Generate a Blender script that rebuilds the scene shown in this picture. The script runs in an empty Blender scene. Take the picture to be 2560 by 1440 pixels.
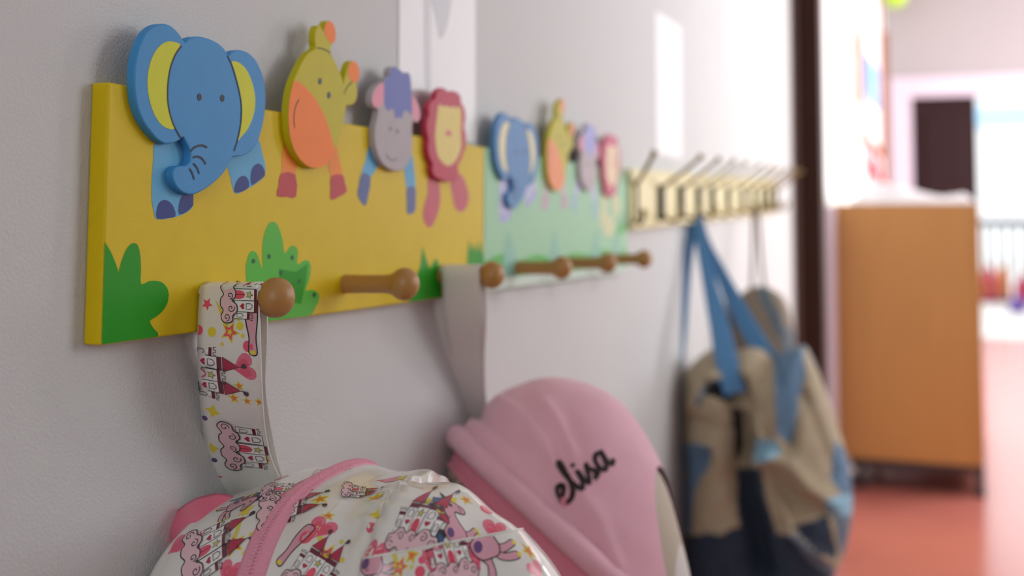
import bpy, bmesh, math, random
from mathutils import Vector, Matrix
from mathutils.bvhtree import BVHTree
from mathutils.geometry import delaunay_2d_cdt
random.seed(7)
SC = bpy.context.scene
COL = SC.collection

# ------------------------------------------------------------------ camera
F = 2900.0; PPX = 1280.0; PPY = 352.0
TH = math.radians(20.43); PI_ = math.atan(.058)
CAM = Vector((.445, 0, 1.05))
FW = Vector((-math.sin(TH)*math.cos(PI_), math.cos(TH)*math.cos(PI_), math.sin(PI_)))
RT = Vector((math.cos(TH), math.sin(TH), 0)); UP = RT.cross(FW)
cd = bpy.data.cameras.new('camera'); co = bpy.data.objects.new('camera', cd); COL.objects.link(co)
co.matrix_world = Matrix(((RT.x, UP.x, -FW.x, CAM.x), (RT.y, UP.y, -FW.y, CAM.y), (RT.z, UP.z, -FW.z, CAM.z), (0, 0, 0, 1)))
cd.sensor_width = 36; cd.lens = F/2560*36; cd.shift_x = 0; cd.shift_y = -(720-PPY)/2560
cd.clip_start = .02; cd.clip_end = 100
cd.dof.use_dof = True; cd.dof.focus_distance = .69; cd.dof.aperture_fstop = 4.0
SC.camera = co
# ------------------------------------------------------------------ world, lights, exposure
w = bpy.data.worlds.new('sky'); SC.world = w; w.use_nodes = True
bg = w.node_tree.nodes['Background']; bg.inputs[0].default_value = (.93, .97, 1, 1); bg.inputs[1].default_value = 2.3
def area(name, loc, direction, sx, sy, power, col=(1, 1, 1)):
    l = bpy.data.lights.new(name, 'AREA'); l.shape = 'RECTANGLE'; l.size = sx; l.size_y = sy; l.energy = power; l.color = col
    o = bpy.data.objects.new(name, l); COL.objects.link(o); o.location = loc
    o.rotation_euler = Vector(direction).to_track_quat('-Z', 'Y').to_euler()
    return o
area('window_daylight', (2.11, 2.35, 1.72), (-1, 0, -.12), 1.3, 1.3, 19, (.98, .99, 1))
area('rear_fill_light', (.85, -1.56, 1.75), (-.05, 1, -.12), .9, 1.3, 6.5, (.98, .99, 1))  # unseen fill added behind the camera to brighten sides facing it
area('hall_window_daylight', (3.9, 7.2, 1.75), (-1, 0, -.15), 4.0, 1.7, 340, (.98, .99, 1))
SC.cycles.caustics_reflective = False
SC.view_settings.view_transform = 'Standard'; SC.view_settings.look = 'None'
SC.view_settings.gamma = 1; SC.view_settings.use_curve_mapping = False; SC.view_settings.exposure = 0

# ------------------------------------------------------------------ helpers
def ray(u, v): return FW + RT*((u-PPX)/F) - UP*((v-PPY)/F)
def onx(u, v, x):
    d = ray(u, v); return CAM + d*((x-CAM.x)/d.x)
def ony(u, v, y):
    d = ray(u, v); return CAM + d*((y-CAM.y)/d.y)
def proj(p):
    q = p-CAM; f = q.dot(FW); return PPX+F*q.dot(RT)/f, PPY-F*q.dot(UP)/f
def lin(c):
    c = c/255.0
    return c/12.92 if c <= .04045 else ((c+.055)/1.055)**2.4
MATS = {}
def mat(name, rgb, rough=.55, noise=0.0, nscale=40, bump=0.0, bscale=300, metal=0.0, coat=0.0, sheen=0.0, emit=0.0, stretch=None, spec=.5, trans=0.0):
    if name in MATS: return MATS[name]
    m = bpy.data.materials.new(name); m.use_nodes = True; nt = m.node_tree; b = nt.nodes['Principled BSDF']
    c = tuple(lin(x) for x in rgb)+(1,)
    b.inputs['Base Color'].default_value = c; b.inputs['Roughness'].default_value = rough; b.inputs['Metallic'].default_value = metal
    b.inputs['Specular IOR Level'].default_value = spec
    b.inputs['Coat Weight'].default_value = coat; b.inputs['Coat Roughness'].default_value = .12
    b.inputs['Sheen Weight'].default_value = sheen
    b.inputs['Transmission Weight'].default_value = trans
    tc = nt.nodes.new('ShaderNodeTexCoord'); mp = nt.nodes.new('ShaderNodeMapping'); nt.links.new(tc.outputs['Object'], mp.inputs[0])
    if stretch: mp.inputs['Scale'].default_value = stretch
    if noise:
        n = nt.nodes.new('ShaderNodeTexNoise'); n.inputs['Scale'].default_value = nscale; n.inputs['Detail'].default_value = 4
        nt.links.new(mp.outputs[0], n.inputs['Vector'])
        r = nt.nodes.new('ShaderNodeMix'); r.data_type = 'RGBA'
        r.inputs['A'].default_value = tuple(x*(1-noise) for x in c[:3])+(1,); r.inputs['B'].default_value = tuple(min(1, x*(1+noise)) for x in c[:3])+(1,)
        nt.links.new(n.outputs['Fac'], r.inputs['Factor']); nt.links.new(r.outputs['Result'], b.inputs['Base Color'])
    if bump:
        n2 = nt.nodes.new('ShaderNodeTexNoise'); n2.inputs['Scale'].default_value = bscale; n2.inputs['Detail'].default_value = 3
        nt.links.new(tc.outputs['Object'], n2.inputs['Vector'])
        bp = nt.nodes.new('ShaderNodeBump'); bp.inputs['Strength'].default_value = bump; bp.inputs['Distance'].default_value = .002
        nt.links.new(n2.outputs['Fac'], bp.inputs['Height']); nt.links.new(bp.outputs[0], b.inputs['Normal'])
    MATS[name] = m
    return m

class MB:
    """collects faces of several materials and links them as ONE mesh object"""
    def __init__(s): s.v = []; s.f = []; s.m = []; s.mats = []; s.sm = []
    def mi(s, m):
        if m not in s.mats: s.mats.append(m)
        return s.mats.index(m)
    def add(s, vs, fs, m, smooth=True):
        o = len(s.v); s.v += [Vector(x) for x in vs]; i = s.mi(m)
        for f in fs: s.f.append([o+k for k in f]); s.m.append(i); s.sm.append(smooth)
    def box(s, a, b, m, bev=0.0, M=None):
        bm = bmesh.new(); bmesh.ops.create_cube(bm, size=1)
        for v in bm.verts: v.co = Vector([(a[k]+b[k])/2+v.co[k]*(b[k]-a[k]) for k in range(3)])
        if bev: bmesh.ops.bevel(bm, geom=bm.edges[:], offset=bev, segments=2, affect='EDGES', profile=.5)
        s.addbm(bm, m, False, M)
    def addbm(s, bm, m, smooth=True, M=None):
        bm.verts.index_update()
        s.add([(M @ v.co if M else v.co.copy()) for v in bm.verts], [[v.index for v in f.verts] for f in bm.faces], m, smooth); bm.free()
    def grid(s, P, m, closed_u=False, closed_v=False, mf=None):
        n, k = len(P), len(P[0]); o = len(s.v)
        for r in P: s.v += [Vector(x) for x in r]
        for i in range(n-(0 if closed_u else 1)):
            for j in range(k-(0 if closed_v else 1)):
                q = [o+i*k+j, o+i*k+(j+1) % k, o+((i+1) % n)*k+(j+1) % k, o+((i+1) % n)*k+j]
                mm = mf(sum((s.v[x] for x in q), Vector())/4) if mf else m
                s.f.append(q); s.m.append(s.mi(mm)); s.sm.append(True)
    def tube(s, pts, r, m, seg=12, cap=True):
        pts = [Vector(p) for p in pts]; R = r if hasattr(r, '__len__') else [r]*len(pts); P = []
        t0 = (pts[1]-pts[0]).normalized(); a = t0.orthogonal().normalized()
        for i, p in enumerate(pts):
            t = (pts[min(i+1, len(pts)-1)]-pts[max(i-1, 0)]).normalized()
            a = (a-t*a.dot(t)).normalized(); b = t.cross(a)
            P.append([p+(a*math.cos(2*math.pi*k/seg)+b*math.sin(2*math.pi*k/seg))*R[i] for k in range(seg)])
        o = len(s.v); s.grid(P, m, closed_v=True)
        if cap:
            i = s.mi(m)
            s.f += [[o+k for k in range(seg)], [o+(len(P)-1)*seg+k for k in range(seg)][::-1]]; s.m += [i, i]; s.sm += [True, True]
    def build(s, name, parent=None, loc=None, smooth_angle=None):
        me = bpy.data.meshes.new(name)
        org = Vector(loc) if loc else Vector()
        me.from_pydata([v-org for v in s.v], [], s.f)
        for m in s.mats: me.materials.append(m)
        me.polygons.foreach_set('material_index', s.m); me.polygons.foreach_set('use_smooth', s.sm); me.update()
        o = bpy.data.objects.new(name, me); COL.objects.link(o)
        if loc: o.location = loc
        if parent: o.parent = parent; o.matrix_parent_inverse = parent.matrix_world.inverted()
        return o
    def bvh(s): return BVHTree.FromPolygons(s.v, s.f)

def empty(name, loc, label, cat, group=None):
    o = bpy.data.objects.new(name, None); COL.objects.link(o); o.location = loc; o.empty_display_size = .05
    o.matrix_world = Matrix.Translation(loc)
    return tag(o, label, cat, group)
def tag(o, label, cat, group=None):
    o['label'] = label; o['category'] = cat
    if group: o['group'] = group
    return o
def struct(o): o['kind'] = 'structure'; return o
def cr(pts, n=4, closed=False):
    """Catmull-Rom through the points (any dimension)"""
    out = []; N = len(pts); V = [Vector(p) for p in pts]
    for i in range(N if closed else N-1):
        g = (lambda k: V[k % N]) if closed else (lambda k: V[max(0, min(N-1, k))])
        a, b, c, d = g(i-1), g(i), g(i+1), g(i+2)
        for j in range(n):
            t = j/n
            out.append(.5*((2*b)+(c-a)*t+(2*a-5*b+4*c-d)*t*t+(3*b-a-3*c+d)*t**3))
    if not closed: out.append(V[-1])
    return out
def ell(cx, cy, rx, ry, n=20, rot=0):
    c, s_ = math.cos(rot), math.sin(rot)
    return [(cx+rx*math.cos(2*math.pi*k/n)*c-ry*math.sin(2*math.pi*k/n)*s_, cy+rx*math.cos(2*math.pi*k/n)*s_+ry*math.sin(2*math.pi*k/n)*c) for k in range(n)]
def ribbon2(pts, wd):
    """2D stroke -> left and right edges"""
    V = [Vector(p) for p in pts]; L, R = [], []
    for i, p in enumerate(V):
        t = V[min(i+1, len(V)-1)]-V[max(i-1, 0)]
        if t.length < 1e-9: t = Vector((1, 0))
        n = Vector((-t.y, t.x)).normalized()*(wd/2)
        L.append(p+n); R.append(p-n)
    return L, R
def star(cx, cy, r, n=5, k=.45, rot=0):
    return [(cx+(r if i % 2 == 0 else r*k)*math.sin(math.pi*i/n+rot), cy+(r if i % 2 == 0 else r*k)*math.cos(math.pi*i/n+rot)) for i in range(2*n)]
def interp(xs, ys, x):
    if x <= xs[0]: return ys[0]
    for i in range(len(xs)-1):
        if x <= xs[i+1]:
            t = (x-xs[i])/(xs[i+1]-xs[i]); 
            d = lambda k: (ys[min(k+1, len(ys)-1)]-ys[max(k-1, 0)])/max(1e-9, xs[min(k+1, len(xs)-1)]-xs[max(k-1, 0)])
            h = xs[i+1]-xs[i]
            return (2*t**3-3*t*t+1)*ys[i]+(t**3-2*t*t+t)*h*d(i)+(-2*t**3+3*t*t)*ys[i+1]+(t**3-t*t)*h*d(i+1)
    return ys[-1]

# ------------------------------------------------------------------ the setting
WX = .008
m_wall = mat('wall_paint', (205, 206, 206), .6, .03, 3, .35, 650)
m_wallp = mat('hall_paint', (232, 234, 232), .6, .02, 3)
m_lilac = mat('lilac_paint', (158, 154, 156), .6, .02, 3)
m_white = mat('white_ceiling', (235, 235, 235), .7)
m_floor = mat('red_linoleum', (188, 112, 100), .2, .12, 6, .05, 60, spec=.8)
m_jamb = mat('dark_brown_wood', (48, 20, 8), .6, .25, 12, stretch=(1, 1, .08), spec=.2)
m_jamb2 = mat('brown_moulding', (96, 66, 58), .5, .15, 12, stretch=(1, 1, .08))
m_darkdoor = mat('dark_door_wood', (36, 16, 18), .6, .15, 8, spec=.2)
m_trim = mat('lilac_trim', (200, 190, 204), .5)
def sbox(name, a, b, m, bev=0.0):
    mb = MB(); mb.box(a, b, m, bev); return struct(mb.build(name))
def sboxes(name, L, m):
    mb = MB()
    for a, b in L: mb.box(a, b, m)
    return struct(mb.build(name))
sbox('floor', (-.3, -1.6, -.1), (4.3, 10.25, 0), m_floor)
sbox('ceiling', (-.3, -1.6, 2.9), (4.3, 10.25, 3.0), m_white)
sbox('wall_left', (-.12, -1.6, 0), (WX, 3.70, 2.9), m_wall)
sbox('wall_left_hall', (-.12, 3.70, 0), (.0, 10, 2.9), m_wallp)
sboxes('wall_right', [((2.15, -1.6, 0), (2.30, 1.65, 2.9)), ((2.15, 3.05, 0), (2.30, 3.8, 2.9)), ((2.15, 1.65, 0), (2.30, 3.05, 1.0)), ((2.15, 1.65, 2.4), (2.30, 3.05, 2.9))], m_wall)
sboxes('wall_right_hall', [((4.0, 3.8, 0), (4.15, 5.2, 2.9)), ((4.0, 9.2, 0), (4.15, 10.2, 2.9)), ((4.0, 5.2, 0), (4.15, 9.2, .9)), ((4.0, 5.2, 2.6), (4.15, 9.2, 2.9))], m_wallp)
sboxes('wall_back', [((-.12, -1.75, 0), (.35, -1.6, 2.9)), ((1.35, -1.75, 0), (2.3, -1.6, 2.9)), ((.35, -1.75, 0), (1.35, -1.6, 1.05)), ((.35, -1.75, 2.45), (1.35, -1.6, 2.9))], m_wall)  # opening cut for the added rear fill light
sboxes('wall_partition', [((1.75, 3.68, 0), (4.1, 3.80, 2.9)), ((.0, 3.68, 2.25), (1.75, 3.80, 2.9))], m_wall)
DL, DM, DR, DT = .205, .700, 1.75, 1.955
sboxes('wall_far', [((-.12, 10, 0), (DL-.16, 10.2, 2.9)), ((DR+.16, 10, 0), (4.15, 10.2, 2.9)), ((DL-.16, 10, DT+.16), (DR+.16, 10.2, 2.9))], m_lilac)
sboxes('trim_1', [((DL-.16, 9.97, 0), (DL, 10.2, DT+.16)), ((DR, 9.97, 0), (DR+.16, 10.2, DT+.16)), ((DL, 9.97, DT), (DR, 10.2, DT+.16))], m_trim)
mb = MB(); mb.box((DL, 10.05, 0.01), (DM, 10.1, DT), m_darkdoor, .004)
for z0, z1 in ((.15, .85), (1.0, 1.8)): mb.box((DL+.09, 10.035, z0), (DM-.09, 10.055, z1), m_darkdoor, .01)
door = struct(mb.build('door_1'))
mb = MB(); mb.tube([(DM-.05, 10.05, 1.0), (DM-.05, 10.0, 1.0), (DM-.15, 10.0, 1.0)], .01, mat('steel', (150, 150, 155), .3, metal=1)); mb.build('door_handle', door)
# doorway between the two rooms: slim moulding, then the dark jamb
sboxes('trim_2', [((WX, 3.655, 0), (.0265, 3.70, 2.3))], m_jamb2)
sboxes('door_2', [((.0265, 3.67, 0), (.0925, 3.80, 2.25)), ((1.69, 3.67, 0), (1.75, 3.80, 2.25)), ((.0925, 3.67, 2.19), (1.69, 3.80, 2.25))], m_jamb)
# terrace outside
m_terr = mat('terrace_paving', (215, 210, 205), .6, .08, 4)
sbox('terrace', (-6, 10.2, -.12), (10, 30, -.01), m_terr)

# ------------------------------------------------------------------ animal coat racks
ANG = -.0155; EX = Vector((1, 0, 0)); ES = Vector((0, math.cos(ANG), math.sin(ANG))); ET = Vector((0, -math.sin(ANG), math.cos(ANG)))
BO = Vector((WX, .5103, .9765)); BH = .142; XF = .02; XC = .0256
LS = .5515
def st(u, v, x):
    p = onx(u, v, x)-BO; return (p.dot(ES), p.dot(ET))
def loc(s, t, x): return (x-WX, s, t)        # rack-local coordinates
K1 = lambda L: [(180+a/2.4833, 20+b/2.4833) for a, b in L]
K2 = lambda L: [(660+a/2.4833, 20+b/2.4833) for a, b in L]
K5 = lambda L: [(180+a/3.5556, 540+b/3.5556) for a, b in L]
def S(K, L, x): return [st(u, v, x) for u, v in K(L)]
ART = {}
A = ART['elephant'] = {}
A['out'] = S(K1, [(705,213),(725,190),(760,178),(800,178),(850,190),(900,213),(940,245),(965,280),(976,293),(990,275),(1020,262),(1060,263),(1100,280),(1140,320),(1170,375),(1192,440),(1203,520),(1203,600),(1195,680),(1178,760),(1155,830),(1120,885),(1070,915),(1030,922),(1000,925),(985,950),(960,1000),(920,1050),(870,1095),(820,1130),(770,1155),(730,1158),(690,1145),(655,1115),(632,1075),(625,1035),(635,1000),(660,982),(695,980),(720,970),(735,945),(737,905),(728,870),(710,835),(692,803),(670,820),(640,835),(600,845),(570,840),(530,815),(490,770),(450,715),(420,650),(400,580),(390,500),(388,420),(395,340),(410,265),(435,200),(465,150),(500,118),(540,100),(580,98),(615,110),(645,135),(670,165),(690,195)], XC)
earL = [(678,235),(640,290),(610,370),(595,460),(592,560),(603,640),(625,715),(655,775),(675,808)]
earR = [(962,295),(990,350),(1015,430),(1038,520),(1050,600),(1050,680),(1040,760),(1022,835),(1005,888)]
A['fill'] = [('ear', S(K1, [(672,232),(640,212),(600,207),(565,220),(530,250),(500,300),(480,360),(468,430),(470,510),(485,590),(510,660),(545,715),(585,745),(633,752)]+earL[6:0:-1], XC), 0),
             ('ear', S(K1, [(990,338),(1015,332),(1045,345),(1080,380),(1110,440),(1130,510),(1137,580),(1130,650),(1110,710),(1085,760),(1050,800),(1030,822)]+earR[6:1:-1], XC), 0),
             ('eye', S(K1, ell(790,553,13,23), XC), 1), ('eye', S(K1, ell(932,560,13,22), XC), 1)]
A['line'] = [(S(K1, q, XC), .0011) for q in (earL, earR)]+[(S(K1, q, XC), .0013) for q in ([(735,890),(755,868),(785,855),(815,855),(837,866)], [(750,928),(775,922),(800,930),(818,950),(828,970)], [(752,965),(770,985),(782,1008),(788,1030)], [(728,998),(742,1018),(752,1045),(756,1065)])]
A['legs'] = [('leg', S(K1, [(525,820),(505,930),(497,1030),(493,1120),(495,1200),(510,1280),(525,1312),(590,1308),(650,1295),(710,1270),(750,1230),(752,1150),(760,1000),(720,830)], XF)),
             ('leg', S(K1, [(960,880),(965,985),(985,1060),(1005,1145),(1040,1148),(1110,1110),(1190,1050),(1200,980),(1180,900),(1150,800),(1050,820)], XF)),
             ('toe', S(K1, [(527,1308),(523,1260),(535,1215),(560,1193),(590,1195),(620,1220),(637,1260),(638,1295),(590,1305)], XF)), ('toe', S(K1, [(665,1282),(660,1240),(668,1195),(685,1165),(745,1140),(751,1200),(748,1228),(710,1265)], XF)),
             ('toe', S(K1, [(1007,1143),(1012,1095),(1035,1055),(1065,1042),(1090,1060),(1097,1110),(1050,1142)], XF)), ('toe', S(K1, [(1112,1100),(1108,1035),(1120,990),(1150,965),(1180,980),(1197,1025),(1188,1050),(1150,1078)], XF))]
A = ART['giraffe'] = {}
A['out'] = S(K2, [(318,250),(315,200),(318,150),(330,115),(345,108),(358,122),(368,140),(375,110),(388,85),(405,78),(425,90),(440,120),(447,160),(443,200),(425,228),(415,248),(420,285),(445,335),(470,390),(487,440),(493,470),(497,450),(510,400),(522,355),(540,330),(565,330),(585,355),(595,400),(590,445),(577,468),(582,510),(580,555),(565,590),(540,605),(512,610),(505,660),(490,725),(468,800),(450,855),(435,895),(410,940),(385,975),(340,993),(290,990),(240,960),(195,900),(165,820),(152,740),(150,640),(160,540),(180,460),(205,400),(240,330),(280,275)], XC)
A['fill'] = [('muzzle', S(K2, [(187,455),(225,465),(260,495),(300,540),(340,600),(378,675),(408,760),(428,835),(438,888),(410,940),(385,973),(340,991),(290,988),(241,958),(197,898),(167,820),(154,740),(152,640),(162,540)], XC), 0),
             ('muzzle', S(K2, [(373,142),(378,108),(390,87),(405,80),(424,92),(438,121),(445,160),(441,199),(424,222),(405,208),(385,180)], XC), 0), ('muzzle', S(K2, [(527,430),(522,390),(528,358),(543,334),(563,333),(583,356),(592,400),(587,443),(570,465),(545,452)], XC), 0),
             ('eye2', S(K2, ell(347,455,11,21), XC), 1), ('eye2', S(K2, ell(402,542,11,21), XC), 1)]
A['line'] = [(S(K2, q, XC), .0008) for q in ([(325,248),(360,252),(395,268),(412,282)], [(548,458),(522,482),(505,510),(500,535)], [(215,568),(192,620),(184,690),(190,745)])]
A['legs'] = [('gleg', S(K2, [(130,800),(110,1030),(195,1036),(200,880)], XF)), ('gleg', S(K2, [(395,930),(415,1045),(487,1037),(465,930),(440,830)], XF)),
             ('hoof', S(K2, [(104,1028),(90,1100),(78,1168),(140,1172),(198,1172),(193,1033)], XF)), ('hoof', S(K2, [(415,1043),(413,1120),(413,1192),(465,1170),(512,1140),(500,1085),(487,1035)], XF))]
A = ART['donkey'] = {}
A['out'] = S(K2, [(745,445),(742,460),(715,470),(685,500),(668,545),(668,590),(685,620),(708,630),(703,680),(690,740),(688,810),(695,870),(715,930),(745,975),(790,1005),(830,1012),(870,1000),(900,960),(918,900),(922,820),(922,740),(926,706),(950,712),(968,690),(973,650),(962,600),(942,562),(918,545),(915,480),(912,430),(900,405),(880,400),(865,410),(850,385),(832,380),(822,366),(805,362),(785,372),(776,400),(776,425),(757,430)], XC)
A['fill'] = [('mane', S(K2, [(750,442),(776,427),(780,395),(790,374),(812,365),(830,380),(848,388),(866,412),(885,402),(903,412),(913,480),(917,620),(910,665),(893,640),(880,635),(865,650),(850,690),(835,672),(815,690),(808,640),(790,625),(770,640),(750,605),(745,520)], XC), 0),
             ('pinkear', S(K2, [(742,468),(718,474),(690,503),(673,547),(673,590),(690,616),(715,615),(737,590),(744,540)], XC), 0), ('pinkear', S(K2, [(919,550),(942,570),(960,610),(970,655),(965,690),(948,708),(930,690),(921,640)], XC), 0),
             ('nostril', S(K2, ell(785,750,9,12), XC), 1), ('nostril', S(K2, ell(828,766,9,12), XC), 1)]
A['line'] = [(S(K2, [(755,905),(775,935),(805,945),(830,930)], XC), .0006)]
A['legs'] = [('leg', S(K2, [(655,850),(630,950),(605,1030),(660,1050),(705,980),(740,900)], XF)), ('leg', S(K2, [(868,930),(885,1120),(938,1115),(930,1000),(915,900)], XF)),
             ('dhoof', S(K2, [(605,1028),(588,1100),(580,1165),(625,1230),(645,1170),(661,1048)], XF)), ('dhoof', S(K2, [(884,1118),(886,1200),(888,1277),(935,1265),(940,1190),(938,1113)], XF))]
A = ART['lion'] = {}
A['out'] = S(K2, [(1085,508),(1110,495),(1135,508),(1150,527),(1180,515),(1210,530),(1225,560),(1226,585),(1245,620),(1253,680),(1247,740),(1257,790),(1255,860),(1238,905),(1227,940),(1205,980),(1210,1020),(1195,1060),(1165,1075),(1130,1076),(1095,1065),(1060,1045),(1045,1005),(1048,970),(1030,930),(1020,870),(1023,820),(1012,770),(1011,710),(1025,660),(1022,620),(1038,580),(1065,562),(1070,530)], XC)
A['fill'] = [('face', S(K2, [(1082,610),(1097,602),(1112,614),(1130,606),(1150,618),(1170,610),(1190,620),(1207,614),(1222,628),(1225,700),(1222,780),(1225,850),(1210,910),(1185,955),(1150,978),(1120,970),(1085,930),(1068,870),(1062,790),(1070,700)], XC), 0), ('nose', S(K2, ell(1145,778,19,20), XC), 1)]
A['line'] = []
A['legs'] = [('lleg', S(K2, [(1018,1030),(1015,1150),(990,1240),(988,1310),(1015,1360),(1045,1350),(1080,1270),(1095,1180),(1080,1060)], XF)), ('lleg', S(K2, [(1155,1050),(1170,1170),(1185,1240),(1215,1265),(1250,1250),(1271,1190),(1260,1110),(1220,1030)], XF))]
BUSH = S(K5, [(262,240),(285,232),(310,260),(345,320),(375,390),(405,470),(412,502),(425,450),(450,370),(480,300),(515,255),(550,240),(580,255),(600,310),(610,400),(612,500),(613,607),(680,580),(740,575),(800,590),(845,640),(858,700),(845,780),(800,850),(740,900),(690,935),(725,1000),(765,1075),(500,1120),(250,1145)], XF)
CACT = S(K5, [(1545,520),(1550,420),(1570,340),(1600,310),(1635,325),(1660,380),(1690,470),(1693,400),(1690,300),(1700,200),(1725,110),(1755,60),(1790,50),(1825,75),(1850,140),(1870,210),(1885,318),(1905,320),(1935,275),(1965,263),(1995,280),(2008,320),(2000,400),(2012,430),(2060,395),(2095,395),(2120,430),(2118,510),(2100,590),(2075,660),(2120,655),(2165,665),(2195,700),(2190,760),(2160,820),(2120,880),(2000,920),(1775,950),(1600,960)], XF)
CDOT = [S(K5, ell(a, b, 15, 22), XF) for a, b in ((1750,360),(1610,400),(1955,370),(1855,505),(2015,580),(2150,700))]
def up_(L): return [st(u, v, XF) for u, v in L]
GRS = [up_([(1022,770),(1026,720),(1040,690),(1050,668),(1056,615),(1066,650),(1075,672),(1085,650),(1094,648),(1100,690),(1104,770)]),
       up_([(1165,760),(1168,640),(1173,598),(1180,628),(1186,606),(1193,632),(1198,600),(1205,630),(1212,640),(1213,755)])]

def clampfill(pts): return [(min(max(s, .0004), LS-.0004), min(max(t, .0006), 1)) for s, t in pts]
def extrude_shape(mb, pts, x0, x1, m, bev=.0009):
    bm = bmesh.new(); vs = [bm.verts.new(loc(s, t, x0)) for s, t in pts]
    f = bm.faces.new(vs)
    if f.normal.x > 0: f.normal_flip()
    r = bmesh.ops.extrude_face_region(bm, geom=[f]); nv = [e for e in r['geom'] if isinstance(e, bmesh.types.BMVert)]
    bmesh.ops.translate(bm, vec=(x1-x0, 0, 0), verts=nv); bmesh.ops.recalc_face_normals(bm, faces=bm.faces[:])
    ed = [e for e in bm.edges if all(abs(v.co.x-(x1-WX)) < 1e-6 for v in e.verts)]
    bmesh.ops.bevel(bm, geom=ed, offset=bev, segments=2, affect='EDGES', profile=.5)
    mb.addbm(bm, m, False)
def flat(mb, pts, x, m, n=3):
    P = [tuple(p) for p in cr(pts, n, True)] if n > 1 else [tuple(p) for p in pts]
    if x < XF+.002: P = [(min(max(s, .0003), LS-.0012), max(t, .0005)) for s, t in P]
    a = sum(P[i][0]*P[(i+1) % len(P)][1]-P[(i+1) % len(P)][0]*P[i][1] for i in range(len(P)))
    if a < 0: P = P[::-1]
    mb.add([loc(s, t, x) for s, t in P], [list(range(len(P)))], m, False)
def sharp(mb, pts, x, m): flat(mb, pts, x, m, 1)
def line2(mb, pts, wd, x, m):
    L, R = ribbon2(cr(pts, 4), wd); n = len(L)
    mb.add([loc(p[0], p[1], x) for p in L]+[loc(p[0], p[1], x) for p in R], [[i, i+1, n+i+1, n+i] for i in range(n-1)], m, False)
PAL1 = dict(board=(216,188,14), elephant=(66,144,202), giraffe=(192,182,22), donkey=(176,168,172), lion=(190,58,84), ear=(206,210,40), eye=(52,52,62), eye2=(70,80,90), muzzle=(244,130,44),
            mane=(104,116,184), pinkear=(226,150,170), nostril=(130,124,130), face=(226,206,120), nose=(214,110,120), leg=(96,172,214), toe=(48,64,132), gleg=(240,140,52), hoof=(190,68,76), dhoof=(92,108,156), lleg=(198,92,104), bush=(30,150,12), cactus=(84,184,58), dot=(40,100,60), line=(40,50,66))
PAL2 = dict(PAL1, board=(158,208,170), ear=(232,226,180), elephant=(84,138,190), leg=(196,202,232), toe=(170,178,220), gleg=(200,196,190), hoof=(196,170,186), donkey=(186,174,180), mane=(160,164,222), lleg=(214,216,170), dhoof=(160,190,210), face=(238,214,180), lion=(206,96,124), muzzle=(240,150,96), bush=(92,184,86), cactus=(140,196,176), dot=(110,160,150), nose=(230,160,150))
m_peg = mat('peg_wood', (174, 126, 68), .42, .12, 30, stretch=(.3, 1, 1))
NAMES = dict(elephant='elephant_cutout', giraffe='giraffe_cutout', donkey='donkey_cutout', lion='lion_cutout')
PEGS = (.0935, .2695, .447)
def rack(org, label, pal, tagp, green):
    R = empty('coat_rack', org, label, 'coat rack')
    R.rotation_euler = (ANG, 0, 0)
    M = {k: mat(tagp+k, c, .5, .06, 60, .05, 500, spec=.22) for k, c in pal.items()}
    mb = MB(); mb.box(loc(0, 0, WX+.0002), loc(LS-.0008, BH, XF), M['board'], .0012)
    x = XF+.00015
    if green:
        flat(mb, clampfill([(0, .001), (0, .028), (.05, .036), (.1, .028), (.16, .034), (.22, .026), (.3, .033), (.36, .028), (.42, .035), (.5, .028), (LS, .032), (LS, .001)]), x, M['bush'], 2)
        for s in (.05, .2, .37, .47): flat(mb, clampfill([(s, .02), (s+.01, .045), (s+.02, .058), (s+.03, .046), (s+.045, .02), (s+.03, .006), (s+.01, .006)]), x+.00012, M['cactus'])
        sharp(mb, clampfill([(0, .0008), (LS, .0008), (LS, .009), (0, .012)]), x+.00024, mat('mint_edge', (190, 214, 200), .45))
        flat(mb, [(.49, .055), (.505, .066), (.525, .07), (.54, .064), (.525, .057), (.505, .052)], x, M['bush'])
        flat(mb, [(.42, .06), (.43, .075), (.47, .08), (.48, .06), (.45, .05)], x+.00018, M['lleg'])
    else:
        flat(mb, clampfill(BUSH), x, M['bush'], 2); flat(mb, clampfill(CACT), x, M['cactus'], 2)
        sharp(mb, clampfill(up_([(698,672),(738,680),(768,660),(766,690),(752,760),(700,750)])), x+.0001, M['bush'])
        for d in CDOT: sharp(mb, d, x+.0002, M['dot'])
        for g in GRS: sharp(mb, clampfill(g), x, M['bush'])
    for k in ART:
        for nm, p in ART[k]['legs']: flat(mb, clampfill(p), x+(.00012 if nm in ('toe', 'hoof', 'dhoof') else 0), M[nm], 2)
    o = mb.build('board'); o.parent = R
    for k, A in ART.items():
        mb = MB(); extrude_shape(mb, [tuple(p) for p in cr(A['out'], 3, True)], XF+.0004, XC, M[k])
        for nm, p, lay in A['fill']: flat(mb, p, XC+.00012+.00012*lay, M[nm], 3)
        for p, wd in A['line']: line2(mb, p, wd, XC+.0003, M['line'])
        c = mb.build(NAMES[k]); c.parent = R
    for s in PEGS:
        mb = MB(); prof = [(0, .0072), (.006, .0070), (.02, .0067), (.034, .0068), (.0415, .0072), (.0425, .0080)]
        for a in range(0, 17):
            th = math.radians(-48+138*a/16); prof.append((.0525+.0121*math.sin(th)*.92, .0121*math.cos(th)))
        P = [[(XF-WX-.003+h*1.0, s+r*math.cos(2*math.pi*k/28), .0205+.02*h+r*math.sin(2*math.pi*k/28)) for k in range(28)] for h, r in prof]
        mb.grid(P, m_peg, closed_v=True); c = mb.build('peg'); c.parent = R
    return R
rack(BO, 'yellow wooden coat rack with blue elephant, giraffe, donkey and lion cutouts, nearest on wall', PAL1, 'yellow_rack_', False)
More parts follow.
